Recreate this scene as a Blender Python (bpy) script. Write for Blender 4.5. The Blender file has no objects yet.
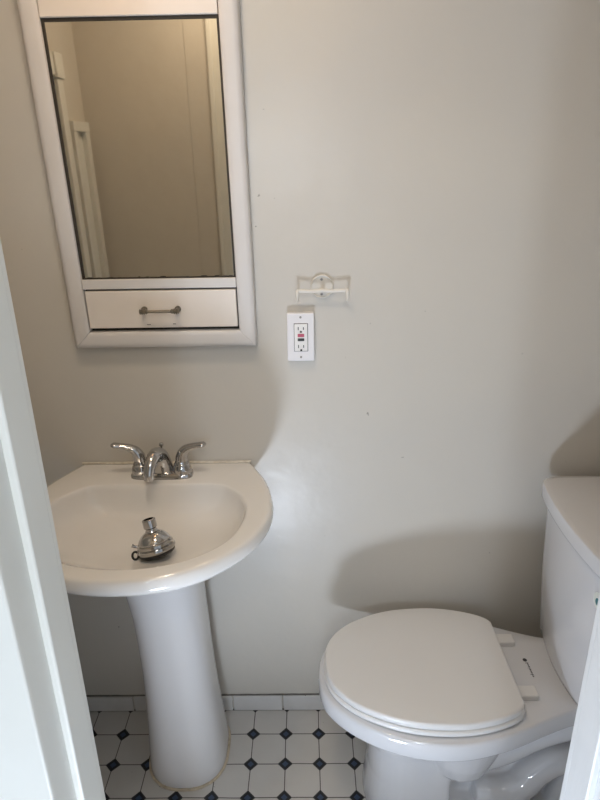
import bpy, bmesh, math, random
from mathutils import Vector, Matrix, Euler
random.seed(7)
S = bpy.context.scene
COL = S.collection
PI = math.pi

# ------------------------------------------------------------------ camera
def cam_axes(p, r, y):
    fwd = Vector((math.sin(y)*math.cos(p), math.cos(y)*math.cos(p), -math.sin(p)))
    right = Vector((math.cos(y), -math.sin(y), 0))
    up = right.cross(fwd)
    return right*math.cos(r)+up*math.sin(r), up*math.cos(r)-right*math.sin(r), fwd
a_, b_, c_ = cam_axes(math.radians(20.69), math.radians(-1.0527), math.radians(-.802))
cd = bpy.data.cameras.new('camera'); cam = bpy.data.objects.new('camera', cd); COL.objects.link(cam)
cd.sensor_width = 36; cd.lens = 27.0; cd.clip_start = .02
M = Matrix((a_, b_, -c_)).transposed().to_4x4(); M.translation = (0, 0, 1.6)
cam.matrix_world = M
S.camera = cam

# ------------------------------------------------------------------ world, sun, lamps, exposure
W = bpy.data.worlds.new('sky'); S.world = W; W.use_nodes = True
W.node_tree.nodes['Background'].inputs[0].default_value = (.62, .78, 1, 1)
W.node_tree.nodes['Background'].inputs[1].default_value = 6.0
def lamp(name, kind, loc, energy, color, rot=(0, 0, 0), **kw):
    d = bpy.data.lights.new(name, kind); d.energy = energy; d.color = color
    for k, v in kw.items(): setattr(d, k, v)
    o = bpy.data.objects.new(name, d); o.location = loc; o.rotation_euler = rot; COL.objects.link(o); return o
SUN_EL = 45
lamp('sun', 'SUN', (0, -3, 4), 12, (1, .97, .97), (math.radians(90-SUN_EL), 0, 0), angle=math.radians(1.0))
lamp('window_fill', 'AREA', (-.17, -1.56, 1.74), 10, (.72, .84, 1), (math.radians(90), 0, 0), shape='RECTANGLE', size=.22, size_y=.26)  # area lamp added behind the camera as cool sky fill
# main light: added lamp standing in for sunlit floor, throws shadows up the wall
lamp('threshold_bounce_lamp', 'AREA', (-.17, .144, .003), 17, (.72, .83, 1), (math.radians(180), 0, 0), shape='RECTANGLE', size=.20, size_y=.26)
lamp('hallway_fill', 'AREA', (0, -.5, 2.36), 8, (1, .92, .80), shape='DISK', size=.6)  # unseen fill, added to warm the back wall through the doorway
lamp('vanity_bulb', 'POINT', (-.35, 1.33, 2.12), 0.7, (1, .55, .26), shadow_soft_size=.04)
lamp('ceiling_bulb', 'AREA', (-.22, .80, 2.34), 4.5, (1, .82, .62), shape='DISK', size=.2)
S.view_settings.view_transform = 'Standard'; S.view_settings.look = 'None'
S.view_settings.gamma = 1; S.view_settings.use_curve_mapping = False
S.view_settings.exposure = 0.08

# ------------------------------------------------------------------ materials
def mat(name, color, rough=.5, metal=0, coat=0, noise=None, bump=None, spots=None, spec=.5):
    """noise=(scale, amount, colour2)  bump=(scale, strength, distance, stretch)  spots=(scale, threshold, colour)"""
    m = bpy.data.materials.new(name); m.use_nodes = True
    nt = m.node_tree; N = nt.nodes; L = nt.links; b = N['Principled BSDF']
    b.inputs['Base Color'].default_value = (*color, 1); b.inputs['Roughness'].default_value = rough
    b.inputs['Metallic'].default_value = metal; b.inputs['Coat Weight'].default_value = coat
    b.inputs['Coat Roughness'].default_value = .05; b.inputs['Specular IOR Level'].default_value = spec
    tc = N.new('ShaderNodeTexCoord'); col = None
    if noise:
        n = N.new('ShaderNodeTexNoise'); n.inputs['Scale'].default_value = noise[0]; n.inputs['Detail'].default_value = 5
        L.new(tc.outputs['Object'], n.inputs['Vector'])
        r = N.new('ShaderNodeMapRange'); r.inputs[1].default_value = .42; r.inputs[2].default_value = .68; r.inputs[4].default_value = noise[1]
        L.new(n.outputs['Fac'], r.inputs[0])
        mx = N.new('ShaderNodeMix'); mx.data_type = 'RGBA'
        mx.inputs[6].default_value = (*color, 1); mx.inputs[7].default_value = (*noise[2], 1)
        L.new(r.outputs[0], mx.inputs[0]); col = mx.outputs[2]
    if spots:
        n = N.new('ShaderNodeTexNoise'); n.inputs['Scale'].default_value = spots[0]; n.inputs['Detail'].default_value = 3
        L.new(tc.outputs['Object'], n.inputs['Vector'])
        r = N.new('ShaderNodeMapRange'); r.inputs[1].default_value = spots[1]; r.inputs[2].default_value = spots[1]+.03
        L.new(n.outputs['Fac'], r.inputs[0])
        mx = N.new('ShaderNodeMix'); mx.data_type = 'RGBA'
        if col: L.new(col, mx.inputs[6])
        else: mx.inputs[6].default_value = (*color, 1)
        mx.inputs[7].default_value = (*spots[2], 1)
        L.new(r.outputs[0], mx.inputs[0]); col = mx.outputs[2]
    if col: L.new(col, b.inputs['Base Color'])
    if bump:
        mp = N.new('ShaderNodeMapping'); mp.inputs['Scale'].default_value = bump[3] if len(bump) > 3 else (1, 1, 1)
        L.new(tc.outputs['Object'], mp.inputs['Vector'])
        n = N.new('ShaderNodeTexNoise'); n.inputs['Scale'].default_value = bump[0]; n.inputs['Detail'].default_value = 3
        L.new(mp.outputs[0], n.inputs['Vector'])
        bp = N.new('ShaderNodeBump'); bp.inputs['Strength'].default_value = bump[1]; bp.inputs['Distance'].default_value = bump[2]
        L.new(n.outputs['Fac'], bp.inputs['Height']); L.new(bp.outputs[0], b.inputs['Normal'])
    return m

m_wall = mat('wall_paint', (.63, .593, .53), .30, spec=.28, noise=(2.2, .5, (.575, .552, .512)), bump=(11, .55, .004), spots=(46, .765, (.33, .31, .27)))
m_ceil = mat('ceiling_paint', (.7, .68, .64), .8)
m_trim = mat('gloss_trim_paint', (.74, .74, .69), .38, bump=(60, .25, .0012, (1, 1, .06)), noise=(5, .3, (.68, .67, .61)))
m_trimr = mat('brushed_white_paint', (.76, .77, .77), .36, bump=(55, .5, .0015, (1, 1, .10)), noise=(14, .3, (.68, .70, .72)))
m_cab = mat('cabinet_paint', (.70, .67, .645), .42, bump=(70, .15, .001, (1, 1, .3)), noise=(9, .35, (.64, .60, .57)))
m_drw = mat('drawer_paint', (.82, .75, .68), .45, noise=(14, .35, (.76, .69, .61)))
m_dark = mat('dark_gap', (.035, .028, .02), .7)
m_mir = mat('mirror_glass', (.66, .62, .54), .03, 1, noise=(30, .12, (.56, .51, .42)))
m_porc = mat('sink_porcelain', (.80, .775, .74), .10, coat=.4, noise=(3, .2, (.76, .725, .68)), spots=(55, .795, (.30, .22, .16)))
m_ped = mat('pedestal_porcelain', (.78, .77, .77), .14, coat=.3, noise=(4, .2, (.72, .70, .69)), spots=(40, .80, (.45, .42, .38)))
m_toil = mat('toilet_porcelain', (.70, .70, .715), .08, coat=.5)
m_seat = mat('seat_plastic', (.75, .735, .715), .28)
m_chrome = mat('chrome', (.50, .49, .48), .10, 1)
m_pew = mat('pewter', (.30, .27, .22), .38, 1)
m_black = mat('black_rubber', (.012, .012, .012), .5)
m_outl = mat('outlet_plastic', (.84, .82, .83), .3)
m_outin = mat('receptacle_plastic', (.86, .84, .82), .3)
m_slot = mat('slot_dark', (.02, .016, .014), .6)
m_reset = mat('reset_button_rose', (.52, .10, .16), .5)
m_test = mat('test_button_black', (.035, .04, .04), .5)
m_holder = mat('holder_cream', (.76, .72, .65), .4)
m_plate = mat('holder_plate_paint', (.66, .625, .56), .4)
m_screw = mat('screw_metal', (.30, .28, .25), .4, .8)
m_caulk = mat('old_caulk', (.62, .53, .40), .6, noise=(60, .6, (.34, .28, .2)))
m_caulkw = mat('sealant_cream', (.74, .68, .58), .4, noise=(60, .5, (.5, .42, .32)))
m_base = mat('baseboard_tile_glaze', (.66, .65, .64), .25, noise=(18, .4, (.55, .54, .52)), spots=(60, .74, (.22, .2, .18)))
m_grout = mat('dirty_grout', (.14, .13, .115), .9, noise=(40, .6, (.28, .26, .24)))
m_hall = mat('hall_white_tile', (.80, .79, .79), .5, noise=(3, .3, (.76, .75, .74)))
m_hallw = mat('hall_paint', (.72, .75, .78), .6)
m_ink = mat('printed_ink', (.05, .05, .055), .5)
m_teal = mat('sticker_teal', (.03, .16, .19), .4)
m_stk = mat('sticker_white', (.74, .76, .70), .4)

def floor_mat():
    m = bpy.data.materials.new('octagon_dot_tile'); m.use_nodes = True
    nt = m.node_tree; N = nt.nodes; L = nt.links; b = N['Principled BSDF']
    tc = N.new('ShaderNodeTexCoord'); sp = N.new('ShaderNodeSeparateXYZ'); L.new(tc.outputs['Object'], sp.inputs[0])
    def mth(op, a, c=None, d=None):
        n = N.new('ShaderNodeMath'); n.operation = op
        for i, v in enumerate((a, c, d)):
            if v is None: continue
            if isinstance(v, (int, float)): n.inputs[i].default_value = v
            else: L.new(v, n.inputs[i])
        return n.outputs[0]
    T = .1
    wob = N.new('ShaderNodeTexNoise'); wob.inputs['Scale'].default_value = 7; L.new(tc.outputs['Object'], wob.inputs['Vector'])
    w = mth('MULTIPLY', mth('SUBTRACT', wob.outputs['Fac'], .5), .004)
    u = mth('ABSOLUTE', mth('SUBTRACT', mth('FRACT', mth('ADD', mth('DIVIDE', mth('ADD', mth('SUBTRACT', sp.outputs[0], .0199), w), T), 100.5)), .5))
    v = mth('ABSOLUTE', mth('SUBTRACT', mth('FRACT', mth('ADD', mth('DIVIDE', mth('ADD', mth('SUBTRACT', sp.outputs[1], 1.3532), w), T), 100.5)), .5))
    d1 = mth('ADD', u, v)                     # diamond distance from a dot, 1 = tile pitch
    dot = mth('LESS_THAN', d1, .20); core = mth('LESS_THAN', d1, .095)
    ringj = mth('LESS_THAN', mth('ABSOLUTE', mth('SUBTRACT', d1, .203)), .015)
    line = mth('LESS_THAN', mth('MINIMUM', u, v), .0135)
    nt1 = N.new('ShaderNodeTexNoise'); nt1.inputs['Scale'].default_value = 6; nt1.inputs['Detail'].default_value = 6; L.new(tc.outputs['Object'], nt1.inputs['Vector'])
    nt2 = N.new('ShaderNodeTexNoise'); nt2.inputs['Scale'].default_value = 45; nt2.inputs['Detail'].default_value = 2; L.new(tc.outputs['Object'], nt2.inputs['Vector'])
    def mix(f, c1, c2):
        n = N.new('ShaderNodeMix'); n.data_type = 'RGBA'
        if isinstance(f, float): n.inputs[0].default_value = f
        else: L.new(f, n.inputs[0])
        for i, c in ((6, c1), (7, c2)):
            if isinstance(c, tuple): n.inputs[i].default_value = (*c, 1)
            else: L.new(c, n.inputs[i])
        return n.outputs[2]
    tile = mix(nt1.outputs['Fac'], (.66, .64, .61), (.52, .50, .47))
    tile = mix(mth('GREATER_THAN', nt2.outputs['Fac'], .755), tile, (.2, .18, .16))
    c = mix(line, tile, (.12, .11, .10))
    c = mix(dot, c, (.006, .007, .012))
    c = mix(core, c, (.035, .06, .115))
    c = mix(ringj, c, (.075, .07, .065))
    L.new(c, b.inputs['Base Color'])
    j = mth('MAXIMUM', mth('MULTIPLY', line, mth('SUBTRACT', 1, dot)), ringj)
    rr = mth('ADD', mth('MULTIPLY', j, .5), .32); L.new(rr, b.inputs['Roughness'])
    bp = N.new('ShaderNodeBump'); bp.inputs['Strength'].default_value = .6; bp.inputs['Distance'].default_value = .0015
    L.new(mth('SUBTRACT', 1, j), bp.inputs['Height']); L.new(bp.outputs[0], b.inputs['Normal'])
    return m
m_floor = floor_mat()

# ------------------------------------------------------------------ helpers
def obj(name, bm, m, parent=None, smooth=True, label=None, kind=None, bevel=0, auto=35):
    bmesh.ops.recalc_face_normals(bm, faces=bm.faces)
    me = bpy.data.meshes.new(name); bm.to_mesh(me); bm.free()
    o = bpy.data.objects.new(name, me); COL.objects.link(o)
    for mm in (m if isinstance(m, (list, tuple)) else [m]): me.materials.append(mm)
    if smooth:
        for p in me.polygons: p.use_smooth = True
        me.set_sharp_from_angle(angle=math.radians(auto))
    if parent: o.parent = parent; o.matrix_parent_inverse = Matrix.Translation(-base(parent))
    if label: o['label'] = label
    if kind: o['kind'] = kind
    if bevel:
        b = o.modifiers.new('bevel', 'BEVEL'); b.width = bevel; b.segments = 3; b.limit_method = 'ANGLE'; b.angle_limit = math.radians(40)
        b.harden_normals = False
    return o
def base(p):
    v = Vector((0, 0, 0))
    while p is not None:
        v = v + p.location; p = None
    return v
def thing(name, label, cat, loc, group=None):
    o = bpy.data.objects.new(name, None); COL.objects.link(o); o.location = loc; o.empty_display_size = .05
    o['label'] = label; o['category'] = cat
    if group: o['group'] = group
    return o
def box(bm, x0, x1, y0, y1, z0, z1, mi=0):
    v = [bm.verts.new((x, y, z)) for x in (x0, x1) for y in (y0, y1) for z in (z0, z1)]
    for f in ((0, 1, 3, 2), (4, 6, 7, 5), (0, 4, 5, 1), (2, 3, 7, 6), (0, 2, 6, 4), (1, 5, 7, 3)):
        bm.faces.new([v[i] for i in f]).material_index = mi
def B(*args):
    bm = bmesh.new(); box(bm, *args); return bm
def loft(bm, rings, cap0=True, cap1=True, mi=0):
    V = [[bm.verts.new(p) for p in r] for r in rings]; n = len(V[0])
    for r0, r1 in zip(V, V[1:]):
        for i in range(n):
            bm.faces.new((r0[i], r0[(i+1) % n], r1[(i+1) % n], r1[i])).material_index = mi
    if cap0: bm.faces.new(V[0][::-1]).material_index = mi
    if cap1: bm.faces.new(V[-1]).material_index = mi
def catmull(P, per=8, closed=False):
    P = [Vector(p) for p in P]; out = []; n = len(P)
    for i in range(n if closed else n-1):
        if closed: p0, p1, p2, p3 = P[i-1], P[i], P[(i+1) % n], P[(i+2) % n]
        else: p0, p1, p2, p3 = P[max(i-1, 0)], P[i], P[i+1], P[min(i+2, n-1)]
        for k in range(per):
            t = k/per
            out.append(.5*((2*p1)+(p2-p0)*t+(2*p0-5*p1+4*p2-p3)*t*t+(3*p1-p0-3*p2+p3)*t**3))
    if not closed: out.append(P[-1])
    return out
def tube(bm, pts, rad, n=16, flat=None, up=Vector((0, 1, 0)), mi=0):
    """sweep a circle (or ellipse: flat = scale across `up`) along pts, rad per point"""
    rings = []; m = len(pts)
    for i, p in enumerate(pts):
        t = (pts[min(i+1, m-1)]-pts[max(i-1, 0)]).normalized()
        s = t.cross(up)
        if s.length < 1e-4: s = t.cross(Vector((1, 0, 0)))
        s.normalize(); u = s.cross(t).normalized()
        r = rad[i] if isinstance(rad, (list, tuple)) else rad
        f = 1 if flat is None else (flat[i] if isinstance(flat, (list, tuple)) else flat)
        rings.append([p+s*math.cos(2*PI*k/n)*r+u*math.sin(2*PI*k/n)*r*f for k in range(n)])
    loft(bm, rings, mi=mi)
def lerp_list(vals, m):
    n = len(vals)-1
    return [vals[min(int(i/(m-1)*n), n-1)]*(1-(i/(m-1)*n-min(int(i/(m-1)*n), n-1)))+vals[min(int(i/(m-1)*n), n-1)+1]*(i/(m-1)*n-min(int(i/(m-1)*n), n-1)) for i in range(m)]
def lathe(bm, prof, n=32, mat4=None, mi=0):
    """prof = [(r, h)...] round z, closed on both ends"""
    rings = [[Vector((r*math.cos(2*PI*k/n), r*math.sin(2*PI*k/n), h)) for k in range(n)] for r, h in prof]
    if mat4: rings = [[mat4 @ p for p in r] for r in rings]
    loft(bm, rings, mi=mi)
def cyl(bm, p0, p1, r0, r1=None, n=20, mi=0):
    p0 = Vector(p0); p1 = Vector(p1); d = p1-p0
    q = Matrix.Translation(p0) @ d.to_track_quat('Z', 'Y').to_matrix().to_4x4()
    lathe(bm, [(r0, 0), (r0 if r1 is None else r1, d.length)], n, q, mi)
def struct(name, bm, m, **k): return obj(name, bm, m, kind='structure', **k)

# ------------------------------------------------------------------ the setting
WY = 1.445; LX = -.76; RX = .80; H = 2.40; FY = .545; DL = -.274; DR = .323; DH = 2.04; HY0 = .465
struct('floor', B(LX-.1, RX+.1, HY0, WY+.1, -.04, 0), m_floor, smooth=False)
struct('floor_hallway', B(-1.3, 1.4, -1.7, HY0, -.04, -.002), m_hall, smooth=False)
struct('ceiling', B(LX-.1, RX+.1, HY0, WY+.1, H, H+.05), m_ceil, smooth=False)
struct('ceiling_hallway', B(-1.3, 1.4, -1.7, HY0, H, H+.05), m_ceil, smooth=False)
struct('wall_back', B(LX-.1, RX+.1, WY, WY+.1, 0, H), m_wall, smooth=False)
struct('wall_left', B(LX-.1, LX, FY, WY, 0, H), m_wall, smooth=False)
struct('wall_right', B(RX, RX+.1, FY, WY, 0, H), m_wall, smooth=False)
bm = bmesh.new(); g = .02
box(bm, LX-.1, -.395-.0006, HY0, FY, 0, H); box(bm, -.395+.0006, DL-g, HY0, FY, 0, H); box(bm, -.3956, -.3944, HY0, FY-.003, 0, H)
box(bm, DR+g, RX+.1, HY0, FY, 0, H); box(bm, DL-g, DR+g, HY0, FY, DH+g, H)
struct('wall_front', bm, m_wall, smooth=False)
struct('wall_hallway_left', B(-1.4, -1.3, -1.7, HY0, 0, H), m_hallw, smooth=False)
struct('wall_hallway_right', B(1.4, 1.5, -1.7, HY0, 0, H), m_hallw, smooth=False)
struct('wall_hallway_front', (lambda b: (box(b, -1.3, LX-.1, HY0-.02, HY0, 0, H), box(b, RX+.1, 1.4, HY0-.02, HY0, 0, H), b)[-1])(bmesh.new()), m_hallw, smooth=False)
# hallway wall behind the camera with an unseen window, added and placed to let light in
wx0, wx1, wz0, wz1 = -.28, -.06, 1.62, 1.96
bm = bmesh.new()
box(bm, -1.4, wx0, -1.7, -1.6, 0, H); box(bm, wx1, 1.5, -1.7, -1.6, 0, H); box(bm, wx0, wx1, -1.7, -1.6, 0, wz0); box(bm, wx0, wx1, -1.7, -1.6, wz1, H)
struct('wall_hallway_back', bm, m_hallw, smooth=False)
bm = bmesh.new()
for a in ((wx0-.05, wx0, wz0-.05, wz1+.05), (wx1, wx1+.05, wz0-.05, wz1+.05)): box(bm, a[0], a[1], -1.6, -1.585, a[2], a[3])
box(bm, wx0, wx1, -1.6, -1.585, wz1, wz1+.05); box(bm, wx0-.05, wx1+.05, -1.6, -1.56, wz0-.03, wz0)
struct('added_window_1', bm, m_trimr, smooth=False)  # frame of the added window, out of view
# door frame: jambs with stops
def jamb(name, sx, X, m):
    bm = bmesh.new()
    x0, x1 = sorted((X, X+sx*g)); box(bm, x0, x1, .500, FY+.001, 0, DH)
    x0, x1 = sorted((X+sx*.008, X+sx*g)); box(bm, x0, x1, .455, .501, 0, DH)       # rebate
    x0, x1 = sorted((X+sx*.001, X+sx*.044)); box(bm, x0, x1, FY, FY+.012, 0, DH+.055)  # casing, bathroom side
    x0, x1 = sorted((X+sx*.028, X+sx*.044)); box(bm, x0, x1, FY, FY+.018, 0, DH+.055)
    x0, x1 = sorted((X+sx*.0082, X+sx*.09)); box(bm, x0, x1, HY0-.012, HY0, 0, DH+.07)  # casing, hallway side
    struct(name, bm, m, bevel=.0025)
jamb('trim_1', -1, DL, m_trim)
jamb('trim_2', 1, DR, m_trimr)
bm = bmesh.new(); box(bm, DL, DR, HY0, FY+.001, DH, DH+g); box(bm, DL, DR, FY, FY+.012, DH, DH+.055); box(bm, DL-.07, DR+.07, HY0-.012, HY0, DH, DH+.07)
struct('trim_3', bm, m_trim, bevel=.002)
# left wall, seen in the mirror: window casing with corner block, and a slim framed panel beside the corner
bm = bmesh.new()
box(bm, LX, LX+.016, .745, .79, .95, 1.86); box(bm, LX, LX+.022, .738, .80, 1.86, 1.93); box(bm, LX, LX+.016, .80, 1.25, 1.865, 1.925)
box(bm, LX, LX+.016, 1.25, 1.32, .95, 1.86); box(bm, LX, LX+.026, 1.24, 1.33, 1.86, 1.93); box(bm, LX, LX+.03, .735, 1.34, .91, .95)
w = struct('window_2', bm, m_trim, bevel=.003)
obj('pane', B(LX, LX+.004, .79, 1.25, .95, 1.865), mat('frosted_pane', (.42, .43, .42), .35), w, smooth=False)
bm = bmesh.new()
box(bm, LX, LX+.02, .575, .61, .10, 1.715); box(bm, LX, LX+.02, .69, .725, .10, 1.715); box(bm, LX, LX+.022, .575, .727, 1.715, 1.745); box(bm, LX, LX+.004, .61, .69, .1, 1.715)
struct('trim_4', bm, m_trim, bevel=.003)
# tiled baseboards
def tiles_row(bm, x0, x1, y0, y1, j0, axis):
    p = .158; k = math.floor((x0-j0)/p); e = .002
    while j0+k*p < x1:
        a, b = max(j0+k*p+e, x0), min(j0+(k+1)*p-e, x1); k += 1
        if b-a < .005: continue
        dz = random.uniform(-.0012, .0012)
        if axis == 'x': box(bm, a, b, y0, y1, .0022, .060+dz)
        else: box(bm, y0, y1, a, b, .0022, .060+dz)
bm = bmesh.new(); tiles_row(bm, LX, RX, 1.4375, WY, -.25, 'x'); struct('baseboard_back', bm, m_base, bevel=.0018)
bm = bmesh.new(); tiles_row(bm, FY+.02, 1.437, LX, LX+.0075, .6, 'y'); struct('baseboard_left', bm, m_base, bevel=.0018)
bm = bmesh.new(); tiles_row(bm, FY+.02, 1.437, RX-.0075, RX, .6, 'y'); struct('baseboard_right', bm, m_base, bevel=.0018)
struct('trim_5', B(LX, RX, 1.4395, WY, 0, .0022), m_grout, smooth=False)
bm = bmesh.new(); xs = [LX+i*.02 for i in range(int((RX-LX)/.02)+1)]
tube(bm, [Vector((x, 1.4435, .0612+random.uniform(-.0006, .0009))) for x in xs], .0026, 8, up=Vector((0, 0, 1)))
struct('trim_6', bm, m_grout)

# ------------------------------------------------------------------ medicine cabinet
cx0, cx1, cz0, cz1, CF = -.567, -.1225, 1.207, 2.04, 1.413
T = thing('medicine_cabinet', 'white medicine cabinet with mirror and cream drawer on the wall above the sink', 'cabinet', ((cx0+cx1)/2, WY, cz0))
prof = [(0, WY-.001), (0, CF+.010), (.0015, CF+.0045), (.006, CF+.001), (.013, CF), (.030, CF+.001), (.038, CF+.003), (.0405, CF+.006), (.041, CF+.02), (.041, WY-.001)]
bm = bmesh.new()
corners = [(cx0, cz0, 1, 1), (cx1, cz0, -1, 1), (cx1, cz1, -1, -1), (cx0, cz1, 1, -1)]
for i in range(4):
    (xa, za, ia, ja), (xb, zb, ib, jb) = corners[i], corners[(i+1) % 4]
    t = Vector((xb-xa, 0, zb-za)).normalized()*.0005
    loft(bm, [[Vector((xa+ia*u, y, za+ja*u))+t for u, y in prof], [Vector((xb+ib*u, y, zb+jb*u))-t for u, y in prof]])
obj('frame', bm, m_cab, T, auto=50)
ix0, ix1 = cx0+.041, cx1-.041
obj('back_panel', B(cx0+.001, cx1-.001, CF+.022, WY-.001, cz0+.002, cz1-.002), m_dark, T, smooth=False, label='dark gap behind the frame')
obj('middle_rail', B(ix0, ix1, CF+.002, CF+.022, 1.3515, 1.3745), m_cab, T, bevel=.002)
obj('top_panel', B(ix0+.0008, ix1-.0008, CF+.004, CF+.022, 1.904, cz1-.042), m_drw, T, bevel=.002)
mr = obj('mirror', B(ix0+.004, ix1-.003, CF+.012, CF+.0215, 1.3775, 1.8975), m_mir, T, smooth=False)
bm = bmesh.new()
a = (ix0, ix1, 1.3745, 1.904); wv = .0055
box(bm, a[0], a[0]+wv, CF+.0095, CF+.021, a[2], a[3]); box(bm, a[1]-wv+.001, a[1], CF+.0095, CF+.021, a[2], a[3])
box(bm, a[0], a[1], CF+.0092, CF+.021, a[3]-.0065, a[3]); box(bm, a[0], a[1], CF+.0092, CF+.021, a[2], a[2]+.0032)
for k in range(26):
    x = random.uniform(ix0+.01, ix1-.01); r = random.uniform(.001, .004)
    box(bm, x-r*1.6, x+r*1.6, CF+.0112, CF+.02, a[2]+.002, a[2]+.0032+random.uniform(0, .002))
obj('mirror_edge', bm, m_dark, T, smooth=False, label='blackened edge of the old mirror')
D = obj('drawer', B(ix0+.0025, ix1-.0022, CF+.003, CF+.0215, 1.2570, 1.3470), m_drw, T, bevel=.0022, label='cream drawer front')
bm = bmesh.new(); hz, hy = 1.3015, CF-.020
xa, xb = -.386, -.306
cyl(bm, (xa, hy, hz), (xb, hy, hz), .0036)
for s, x in ((-1, xa), (1, xb)):
    lathe(bm, [(.0001, 0), (.0042, .001), (.0068, .003), (.0045, .005), (.0072, .0075), (.0045, .010), (.0072, .0125), (.0045, .015), (.006, .018), (.0036, .021)], 20,
          Matrix.Translation((x+s*.008, hy, hz)) @ Euler((0, -s*PI/2, 0)).to_matrix().to_4x4())
    cyl(bm, (x, hy, hz), (x, CF+.0035, hz+.001), .0045)
    cyl(bm, (x, CF-.001, hz+.001), (x, CF+.0036, hz+.001), .0075)
obj('handle', bm, m_pew, D, label='pewter bar handle')
for x, w_, z_ in ((-.380, .0045, 1.2645), (-.318, .0035, 1.2655)):
    obj('paint_chip', B(x-w_, x+w_, CF+.0024, CF+.0035, z_, z_+.0013), m_dark, D, smooth=False, label='dark chip in the paint')

# the old cabinet hangs out of square: racked to the left and leaning off the wall towards its top
def rack(o):
    if o.type == 'MESH':
        for v in o.data.vertices:
            h = v.co.z-cz0; v.co.x -= .010*h
            if v.co.y < WY-.004: v.co.y -= .018*h
    for c in o.children: rack(c)
rack(T)

# ------------------------------------------------------------------ vanity light (just above the frame of the photo)
T = thing('vanity_light', 'small warm wall lamp above the medicine cabinet', 'lamp', (-.35, WY, 2.12))
bm = bmesh.new(); cyl(bm, (-.35, WY-.001, 2.12), (-.35, WY-.02, 2.12), .05, .045, 32); cyl(bm, (-.35, WY-.02, 2.12), (-.35, 1.375, 2.12), .018, .022)
obj('wall_plate', bm, m_chrome, T)

T = thing('ceiling_light', 'round ceiling lamp over the middle of the bathroom', 'lamp', (-.22, .80, H))
bm = bmesh.new(); cyl(bm, (-.22, .80, H), (-.22, .80, 2.352), .13, .12, 48); obj('housing', bm, m_trimr, T)
T = thing('ceiling_light', 'wide round fill lamp added in the hallway behind the camera', 'lamp', (0, -.5, H))  # housing for the added hallway fill, out of view
bm = bmesh.new(); cyl(bm, (0, -.5, H), (0, -.5, 2.372), .32, .30, 48); obj('housing', bm, m_trimr, T)

# ------------------------------------------------------------------ outlet
ox, oz = -.0153, 1.2245
T = thing('electrical_outlet', 'white double wall outlet with rose and black test buttons, below the cream holder', 'outlet', (ox, WY, 1.164))
obj('cover_plate', B(ox-.0335, ox+.0335, 1.427, WY-.0005, oz-.0605, oz+.0605), m_outl, T, bevel=.003)
rc = obj('receptacle', B(ox-.0155, ox+.0165, 1.4245, 1.429, oz-.034, oz+.034), m_outin, T, bevel=.001)
bm = bmesh.new(); box(bm, ox-.0165, ox+.0178, 1.4266, 1.4275, oz-.0352, oz+.0352); obj('gap', bm, m_slot, T, smooth=False)
obj('reset_button', B(ox-.0075, ox+.0085, 1.4235, 1.426, oz+.0015, oz+.0095), m_reset, rc, bevel=.0006, label='rose reset button')
obj('test_button', B(ox-.0075, ox+.0085, 1.4235, 1.426, oz-.0085, oz-.0015), m_test, rc, bevel=.0006, label='black test button')
for s in (1, -1):
    bm = bmesh.new(); zc = oz+s*.0225
    box(bm, ox-.0068, ox-.0048, 1.4241, 1.426, zc-.0035, zc+.0045); box(bm, ox+.0058, ox+.0078, 1.4241, 1.426, zc-.003, zc+.004)
    zz = oz+.0148 if s > 0 else oz-.0315
    cyl(bm, (ox+.0006, 1.4241, zz), (ox+.0006, 1.426, zz), .0027, n=16)
    obj('socket', bm, m_slot, rc, smooth=False)
for s in (1, -1):
    bm = bmesh.new(); cyl(bm, (ox, 1.4285, oz+s*.050), (ox, 1.4262, oz+s*.050), .0032, .0026); box(bm, ox-.0026, ox+.0026, 1.4259, 1.4263, oz+s*.050-.0005, oz+s*.050+.0005)
    obj('screw', bm, m_screw, T)

# ------------------------------------------------------------------ wall holder
hx, hz = .0375, 1.3455
T = thing('wall_holder', 'cream metal holder with a round plate and thin crossbar, above the outlet', 'holder', (hx, WY, hz))
bm = bmesh.new(); cyl(bm, (hx, WY-.0005, hz), (hx, WY-.0035, hz), .0262, .0250, 40)
bmesh.ops.transform(bm, matrix=Matrix.Identity(4), verts=bm.verts)
pts = [Vector((hx+.0262*math.cos(t), WY-.004, hz+.0262*math.sin(t))) for t in [2*PI*k/48 for k in range(49)]]
tube(bm, pts, .0024, 8, up=Vector((0, 1, 0)))
obj('round_plate', bm, m_plate, T)
yb = 1.420
bm = bmesh.new(); zb = 1.3385
tube(bm, [Vector((hx-.0605+.121*k/12, yb+.002*math.sin(PI*k/12), zb+.0006*math.sin(k*1.3))) for k in range(13)], .0029, 10, flat=1.5, up=Vector((0, 0, 1)))
box(bm, hx-.006, hx+.006, yb, WY-.003, zb-.002, zb+.002)
obj('crossbar', bm, m_holder, T)
for s in (-1, 1):
    bm = bmesh.new(); x = hx+s*.0595
    lathe(bm, [(.0012, -.026), (.0030, -.024), (.0034, -.012), (.0045, -.006), (.0045, -.001), (.003, .004), (.0012, .006)], 14, Matrix.Translation((x, yb-.001, zb)))
    obj('peg', bm, m_holder, T)
for z in (hz+.017, hz-.0185):
    bm = bmesh.new(); cyl(bm, (hx-.001, WY-.003, z), (hx-.001, WY-.0058, z), .0034, .0026)
    obj('screw', bm, m_screw, T)

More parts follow.
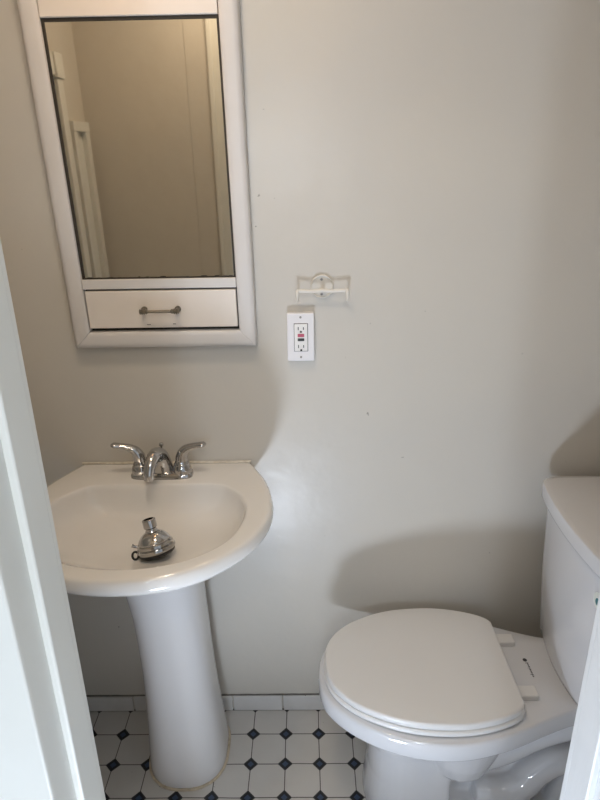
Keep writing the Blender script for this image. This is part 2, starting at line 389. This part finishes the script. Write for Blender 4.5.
# ------------------------------------------------------------------ pedestal sink
SX = -.380
T = thing('pedestal_sink', 'white porcelain pedestal sink with a chrome faucet, standing against the back wall', 'sink', (SX, 1.30, 0))
def half_outline(back, side, nb=10, per=6):
    """back=(half width, y) of the straight back edge; side = points from its corner to the front middle"""
    R = [Vector((x, y, 0)) for x, y in side]
    ext = R+[Vector((-R[-2].x, R[-2].y, 0))]
    c = catmull([R[0]]+R[1:]+[ext[-1]], per)[:(len(R)-1)*per+1]
    right = [Vector((back[0]*k/nb, back[1], 0)) for k in range(nb)]+c
    return right+[Vector((-p.x, p.y, 0)) for p in right[-2:0:-1]]
outer = half_outline((.226, 1.443), [(.226, 1.443), (.245, 1.405), (.271, 1.345), (.288, 1.280), (.295, 1.215), (.290, 1.160), (.270, 1.098), (.229, 1.037), (.160, .976), (.080, .946), (0, .938)])
inner = half_outline((.135, 1.322), [(.135, 1.322), (.172, 1.312), (.208, 1.275), (.226, 1.240), (.234, 1.205), (.232, 1.155), (.217, 1.098), (.186, 1.052), (.135, 1.012), (.070, .988), (0, .980)])
def ring(o, k, z, c=1.17, ky=None):
    ky = k if ky is None else ky
    return [Vector((SX+p.x*k, c+(p.y-c)*ky, z)) for p in o]
ZR = .881
def off(o, d):   # inset an outline by d
    xs = [p.x for p in o]; ys = [p.y for p in o]; hx_, hy_, mx_, my_ = (max(xs)-min(xs))/2, (max(ys)-min(ys))/2, (max(xs)+min(xs))/2, (max(ys)+min(ys))/2
    return [Vector((mx_+(p.x-mx_)*(1-d/hx_), my_+(p.y-my_)*(1-d/hy_), p.z)) for p in o]
bm = bmesh.new()
loft(bm, [ring(outer, .16, .70, 1.25), ring(outer, .30, .705, 1.25), ring(outer, .42, .735, 1.24), ring(outer, .60, .780, 1.22), ring(outer, .80, .812, 1.2), ring(outer, .925, .836), ring(outer, .978, .844),
          ring(outer, 1.0, .852), ring(outer, 1.003, .860, 1.44), ring(outer, 1.0, .868), ring(off(outer, .002), 1, .876), ring(off(outer, .006), 1, ZR-.0005), ring(off(outer, .012), 1, ZR+.0003),
          ring(off(inner, -.006), 1, ZR), ring(off(inner, -.002), 1, ZR-.0010), ring(inner, .998, ZR-.004, 1.31)]+
     [ring(inner, k, z, c, ky) for k, z, c, ky in ((.985, .866, 1.305, .955), (.965, .852, 1.30, .90), (.92, .835, 1.29, .82), (.83, .818, 1.28, .72), (.68, .806, 1.265, .58), (.48, .798, 1.24, .40), (.28, .792, 1.215, .24), (.12, .789, 1.20, .10), (.07, .7885, 1.195, .06))])
basin = obj('basin', bm, m_porc, T, auto=60)
# overflow / drain
bm = bmesh.new()
lathe(bm, [(.0225, 0), (.0225, .003), (.020, .0045), (.017, .0035), (.016, .001)], 32, Matrix.Translation((SX, 1.195, .7880)))
dr = obj('drain', bm, m_chrome, T, label='chrome drain ring')
obj('caulk', (lambda b: (tube(b, [Vector((SX-.226+.452*k/20, 1.4400, ZR+.0012+random.uniform(-.0004, .0008))) for k in range(21)], .0034, 8, up=Vector((0, 0, 1))), b)[-1])(bmesh.new()), m_caulkw, T, label='cream sealant along the wall')
# pedestal column
def dring(cx, w, y0, y1, z, e=2.3, n=48):
    cy = (y0+y1)/2; h = (y1-y0)/2; r = []
    for k in range(n):
        t = 2*PI*k/n; c, s = math.cos(t), math.sin(t)
        ex = e if s < 0 else 4
        r.append(Vector((cx+w*math.copysign(abs(c)**(2/ex), c), cy+h*math.copysign(abs(s)**(2/ex), s), z)))
    return r
PX = -.362
bm = bmesh.new()
levels = [(0, .109, 1.178), (.012, .111, 1.176), (.03, .110, 1.178), (.07, .107, 1.182), (.14, .102, 1.190), (.24, .096, 1.199), (.34, .093, 1.206), (.44, .0925, 1.208), (.53, .0925, 1.203), (.60, .095, 1.190), (.66, .099, 1.172), (.71, .104, 1.155), (.745, .108, 1.145)]
loft(bm, [dring(PX-.022*(z/.7), w, y, 1.40, z) for z, w, y in levels])
obj('pedestal', bm, m_ped, T, auto=60)
bm = bmesh.new(); rr = dring(PX, .1125, 1.1745, 1.402, .002, n=48); tube(bm, [p+Vector((0, 0, random.uniform(-.0005, .0012))) for p in rr]+[rr[0]], .004, 8, up=Vector((0, 0, 1)))
obj('base_sealant', bm, m_caulk, T, label='yellowed sealant around the foot')
# faucet
FX, FYc, FZ = -.376, 1.372, ZR
bm = bmesh.new()
def rrect(cx, cy, w, d, z, e=4, n=48):
    return [Vector((cx+w*math.copysign(abs(math.cos(2*PI*k/n))**(2/e), math.cos(2*PI*k/n)), cy+d*math.copysign(abs(math.sin(2*PI*k/n))**(2/e), math.sin(2*PI*k/n)), z)) for k in range(n)]
loft(bm, [rrect(FX, FYc, .079, .027, FZ), rrect(FX, FYc, .0785, .0265, FZ+.007), rrect(FX, FYc, .075, .023, FZ+.012), rrect(FX, FYc, .068, .018, FZ+.0145)])
F = obj('faucet', bm, m_chrome, T, label='chrome two-handle faucet')
bm = bmesh.new()
path = catmull([(FX, FYc+.004, FZ+.010), (FX, FYc+.002, FZ+.035), (FX-.001, FYc-.008, FZ+.060), (FX-.005, FYc-.030, FZ+.071), (FX-.010, FYc-.053, FZ+.063), (FX-.014, FYc-.068, FZ+.042), (FX-.015, FYc-.072, FZ+.024)], 6)
tube(bm, path, lerp_list([.024, .021, .019, .0165, .0145, .0130, .0125], len(path)), 24, flat=lerp_list([1.35, 1.25, 1.15, 1.1, 1, 1, 1], len(path)), up=Vector((1, 0, 0)))
sp = obj('spout', bm, m_chrome, F)
for s in (-1, 1):
    bm = bmesh.new(); x = FX+s*.0525
    lathe(bm, [(.0245, .010), (.0240, .018), (.0205, .030), (.0195, .0315), (.0195, .034), (.0175, .036), (.016, .044)], 32, Matrix.Translation((x, FYc, FZ)))
    path = catmull([(x, FYc, FZ+.036), (x+s*.002, FYc, FZ+.054), (x+s*.010, FYc-.001, FZ+.070), (x+s*.026, FYc-.003, FZ+.080), (x+s*.045, FYc-.006, FZ+.086), (x+s*.060, FYc-.009, FZ+.089), (x+s*.067, FYc-.010, FZ+.089)], 6)
    tube(bm, path, lerp_list([.0165, .0155, .0120, .0085, .0066, .0070, .0025], len(path)), 20, flat=lerp_list([1, 1, 1.1, 1.3, 1.5, 1.6, 1.6], len(path)), up=Vector((0, 1, 0)))
    obj('handle', bm, m_chrome, F)
bm = bmesh.new(); cyl(bm, (FX, FYc+.019, FZ+.01), (FX, FYc+.019, FZ+.080), .0025); lathe(bm, [(.001, .066), (.0045, .069), (.0062, .073), (.0052, .078), (.001, .080)], 20, Matrix.Translation((FX, FYc+.019, FZ+.003)))
obj('lift_rod', bm, m_chrome, F)

# ------------------------------------------------------------------ shower head lying in the basin
SH = Vector((-.341, 1.134, .8085))
T = thing('shower_head', 'loose chrome shower head standing face down in the sink basin', 'shower head', SH)
Q = Matrix.Translation(SH) @ Euler((math.radians(-14), math.radians(-13), math.radians(0))).to_matrix().to_4x4()
bm = bmesh.new()
lathe(bm, [(.034, .007), (.0415, .009), (.0435, .013), (.0425, .018), (.0395, .0195), (.0405, .022), (.0395, .027), (.0355, .029), (.036, .032), (.033, .038), (.026, .046), (.019, .051), (.0145, .053), (.0135, .056)], 48, Q)
obj('body', bm, m_chrome, T, auto=30)
bm = bmesh.new(); lathe(bm, [(.010, 0), (.036, 0), (.040, .003), (.0405, .008), (.034, .0095)], 48, Q); obj('spray_face', bm, m_black, T, label='black spray face')
bm = bmesh.new(); lathe(bm, [(.010, .054), (.0125, .056), (.0120, .060), (.0150, .0625), (.0150, .080), (.0135, .0815), (.0110, .0815), (.0110, .072)], 32, Q); nk = obj('neck', bm, m_chrome, T)
bm = bmesh.new(); lathe(bm, [(.0100, .0725), (.0108, .0735)], 24, Q); obj('inlet', bm, m_black, nk)
bm = bmesh.new(); tube(bm, [Q @ Vector((-.036, -.004, .024)), Q @ Vector((-.045, -.006, .028)), Q @ Vector((-.050, -.007, .032))], [.003, .003, .0045], 12); obj('adjusting_knob', bm, m_chrome, T)
bm = bmesh.new(); c0 = Q @ Vector((-.0445, -.018, .0105))
tube(bm, [c0+Vector((-.0068*math.cos(2*PI*k/24)+.001, .003*math.sin(2*PI*k/24), .0078*math.sin(2*PI*k/24)+.001)) for k in range(25)], .0026, 10, up=Vector((0, 1, 0)))
obj('loop', bm, m_black, T, label='black rubber loop')

# ------------------------------------------------------------------ toilet
TY = 1.19
T = thing('toilet', 'white two-piece toilet with a closed lid, against the back wall on the right', 'toilet', (.42, TY, 0))
def sym(pts, per=6, tail=None):
    """pts: (x, half width) from the front tip (half width 0) to the rear; closed by a straight rear edge"""
    R = [Vector((x, h, 0)) for x, h in pts]
    c = catmull([Vector((R[1].x, -R[1].y, 0))]+R, per)[per:]
    top = c; bot = [Vector((p.x, -p.y, 0)) for p in c[1:]][::-1]
    rear = [Vector((c[-1].x, c[-1].y*(1-2*k/8), 0)) for k in range(1, 8)]
    return [Vector((p.x, TY+p.y, 0)) for p in top+rear+bot]
off2 = off
def at(o, z): return [Vector((p.x, p.y, z)) for p in o]
rim = sym([(.018, 0), (.026, .058), (.050, .100), (.092, .140), (.150, .176), (.220, .202), (.300, .213), (.370, .208), (.440, .190), (.500, .168), (.560, .143), (.630, .119), (.700, .114), (.775, .114)])
cen = Vector((.30, TY, 0))
def sc(o, k, z, c=cen): return [Vector((c.x+(p.x-c.x)*k, c.y+(p.y-c.y)*k, z)) for p in o]
bm = bmesh.new()
loft(bm, [sc(rim, .60, .340), sc(rim, .80, .345), sc(rim, .90, .350), at(off2(rim, .006), .3525), at(off2(rim, .0015), .3545), at(rim, .358), at(off2(rim, -.0005), .380), at(off2(rim, .0005), .397), at(off2(rim, .003), .403), at(off2(rim, .007), .405), sc(rim, .8, .405)])
obj('rim', bm, m_toil, T, auto=60)
# base: column, bowl bulge, trapway and foot fused into one casting
bm = bmesh.new()
def plan(x0, x1, hw, z, e=2.6, n=40):
    cxx = x0+(x1-x0)*.5; out = []
    for k in range(n):
        t = 2*PI*k/n; c, s = math.cos(t), math.sin(t); ex = 2.4 if c < 0 else 14; ey = 2.4 if c < 0 else 14
        out.append(Vector((cxx+(x1-x0)/2*math.copysign(abs(c)**(2/ex), c), TY+hw*math.copysign(abs(s)**(2/ey), s), z)))
    return out
loft(bm, [plan(.138, .357, .112, 0), plan(.140, .356, .110, .04), plan(.148, .355, .106, .12), plan(.148, .355, .108, .22), plan(.128, .355, .116, .30), plan(.105, .355, .125, .35)])
def ell(cx, rx, ry, z, n=40): return [Vector((cx+rx*math.cos(2*PI*k/n), TY+ry*math.sin(2*PI*k/n), z)) for k in range(n)]
loft(bm, [ell(.378, rx, ry, z) for rx, ry, z in ((.03, .02, .130), (.06, .065, .133), (.085, .105, .148), (.100, .128, .178), (.115, .140, .22), (.135, .150, .27), (.155, .160, .32), (.165, .165, .352))])
def blob(pts, rad, n=20):
    p = catmull(pts, 6); tube(bm, p, lerp_list(rad, len(p)), n, up=Vector((0, 1, 0)))
for sy_ in (-1, 1):
    yt = TY+sy_*.060
    blob([(.425, yt, .060), (.46, yt, .058), (.51, yt, .062), (.552, yt, .092), (.585, yt, .142), (.630, yt, .178), (.69, yt, .180), (.74, yt, .15)], [.030, .042, .045, .042, .041, .042, .042, .042])
    blob([(.42, yt-sy_*.05, .12), (.46, yt-sy_*.035, .15), (.505, yt-sy_*.018, .20), (.56, yt-sy_*.01, .255), (.62, yt-sy_*.005, .292), (.68, yt, .31), (.73, yt, .32)], [.036, .040, .042, .044, .045, .044, .044])
    blob([(.72, yt, .14), (.68, yt, .10), (.665, yt, .03)], [.04, .044, .05])
box(bm, .34, .745, TY-.04, TY+.04, .0, .345)
box(bm, .34, .75, TY-.105, TY+.105, .0, .035)
o = obj('base', bm, m_toil, T)
r = o.modifiers.new('fuse', 'REMESH'); r.mode = 'VOXEL'; r.voxel_size = .004; r.use_smooth_shade = True
s = o.modifiers.new('soften', 'SMOOTH'); s.iterations = 4; s.factor = .6
# seat and lid
lidp = sym([(.034, 0), (.040, .050), (.062, .093), (.100, .131), (.150, .160), (.210, .182), (.270, .1915), (.340, .193), (.400, .184), (.450, .168), (.480, .152), (.493, .136)])
seat = off2(lidp, -.003)
bm = bmesh.new()
loft(bm, [sc(seat, .55, .409), at(off2(seat, .004), .409), at(seat, .413), at(seat, .421), at(off2(seat, .003), .4245), sc(seat, .55, .4245)])
obj('seat', bm, m_seat, T, auto=50)
bm = bmesh.new()
loft(bm, [sc(lidp, .6, .426), at(off2(lidp, .003), .426), at(lidp, .4285), at(lidp, .439), at(off2(lidp, .0010), .4425), at(off2(lidp, .0030), .4446), at(off2(lidp, .006), .4453), sc(lidp, .7, .446), sc(lidp, .3, .4462)])
obj('lid', bm, m_seat, T, auto=50)
for s_ in (-1, 1):
    bm = bmesh.new(); y = TY+s_*.088+.012
    box(bm, .487, .545, y-.017, y+.017, .405, .4195)
    obj('hinge', bm, m_seat, T, bevel=.003)
# small printed maker's mark on the deck between the hinges
def rot_glyphs():
    bm = bmesh.new(); z0, z1 = .4050, .4054
    vs = [bm.verts.new((.5555+.0055*math.cos(2*PI*k/16), TY+.036+.0060*math.sin(2*PI*k/16), z1)) for k in range(16)]; bm.faces.new(vs)
    y = TY+.027
    for k, (w_, tall) in enumerate([(.0050, 1), (.0040, 0), (.0042, 0), (.0026, 1), (.0042, 0), (.0040, 0), (.0044, 0), (.0038, 1), (.0042, 0)]):
        x0 = .5535 if tall else .5560
        box(bm, x0, .5610, y-w_*.42, y, z0, z1)
        box(bm, .5575, .5597, y-w_, y, z0, z1)
        y -= w_+.0014
    return bm
obj('maker_mark', rot_glyphs(), m_ink, T, smooth=False, label='small dark printed mark')
# tank
def tplan(x0, x1, hw, z, bow, rc=.05, n=14):
    pts = []
    def arc(cx, cy, a0, a1, r):
        return [Vector((cx+r*math.cos(a0+(a1-a0)*k/6), cy+r*math.sin(a0+(a1-a0)*k/6), z)) for k in range(7)]
    fx = lambda y: x0+bow*((y-TY)/hw)**2
    # rear right, rear left, front left, front right
    p = arc(x1-.012, TY-hw+.012, -PI/2, 0, .012)+arc(x1-.012, TY+hw-.012, 0, PI/2, .012)
    xr = fx(TY+hw-rc)+rc
    p += arc(xr, TY+hw-rc, PI/2, PI, rc)
    p += [Vector((fx(TY+(hw-rc)*(1-2*k/n)), TY+(hw-rc)*(1-2*k/n), z)) for k in range(1, n)]
    p += arc(xr, TY-hw+rc, PI, 3*PI/2, rc)
    return p
TKY = TY
bm = bmesh.new()
loft(bm, [tplan(0.627, .780, .150, .398, .03, .055), tplan(0.619, .783, .162, .404, .028, .055), tplan(0.613, .785, .172, .425, .026, .052), tplan(0.611, .786, .184, .50, .024, .05), tplan(0.607, .787, .196, .62, .022, .046), tplan(0.605, .788, .206, .76, .021, .044), tplan(0.605, .788, .207, .804, .021, .044)])
tk = obj('tank', bm, m_toil, T, auto=60)
bm = bmesh.new()
loft(bm, [tplan(.592, .790, .214, .802, .021, .045), tplan(.5895, .792, .217, .804, .021, .045), tplan(.589, .793, .219, .808, .021, .045), tplan(.588, .793, .220, .838, .021, .045), tplan(.5885, .792, .2195, .842, .021, .045), tplan(.590, .791, .2175, .8445, .021, .045), tplan(.60, .785, .205, .8455, .021, .045)])
obj('tank_lid', bm, m_toil, T, auto=60)
bm = bmesh.new(); sy, sz = 1.052, .735
def fxp(y): return .6045+.021*((y-TY)/.207)**2
for (r_, dx, mi, dz) in ((.017, .0006, 0, 0), (.0075, .0010, 1, -.003)):
    n = 32; vs = []
    for k in range(n):
        y = sy+r_*math.cos(2*PI*k/n)*.9; vs.append(bm.verts.new((fxp(y)-dx, y, sz+dz+r_*math.sin(2*PI*k/n)*1.15)))
    f = bm.faces.new(vs); f.material_index = mi
obj('sticker', bm, [m_stk, m_teal], tk, smooth=False, label='small oval sticker with a teal dot')
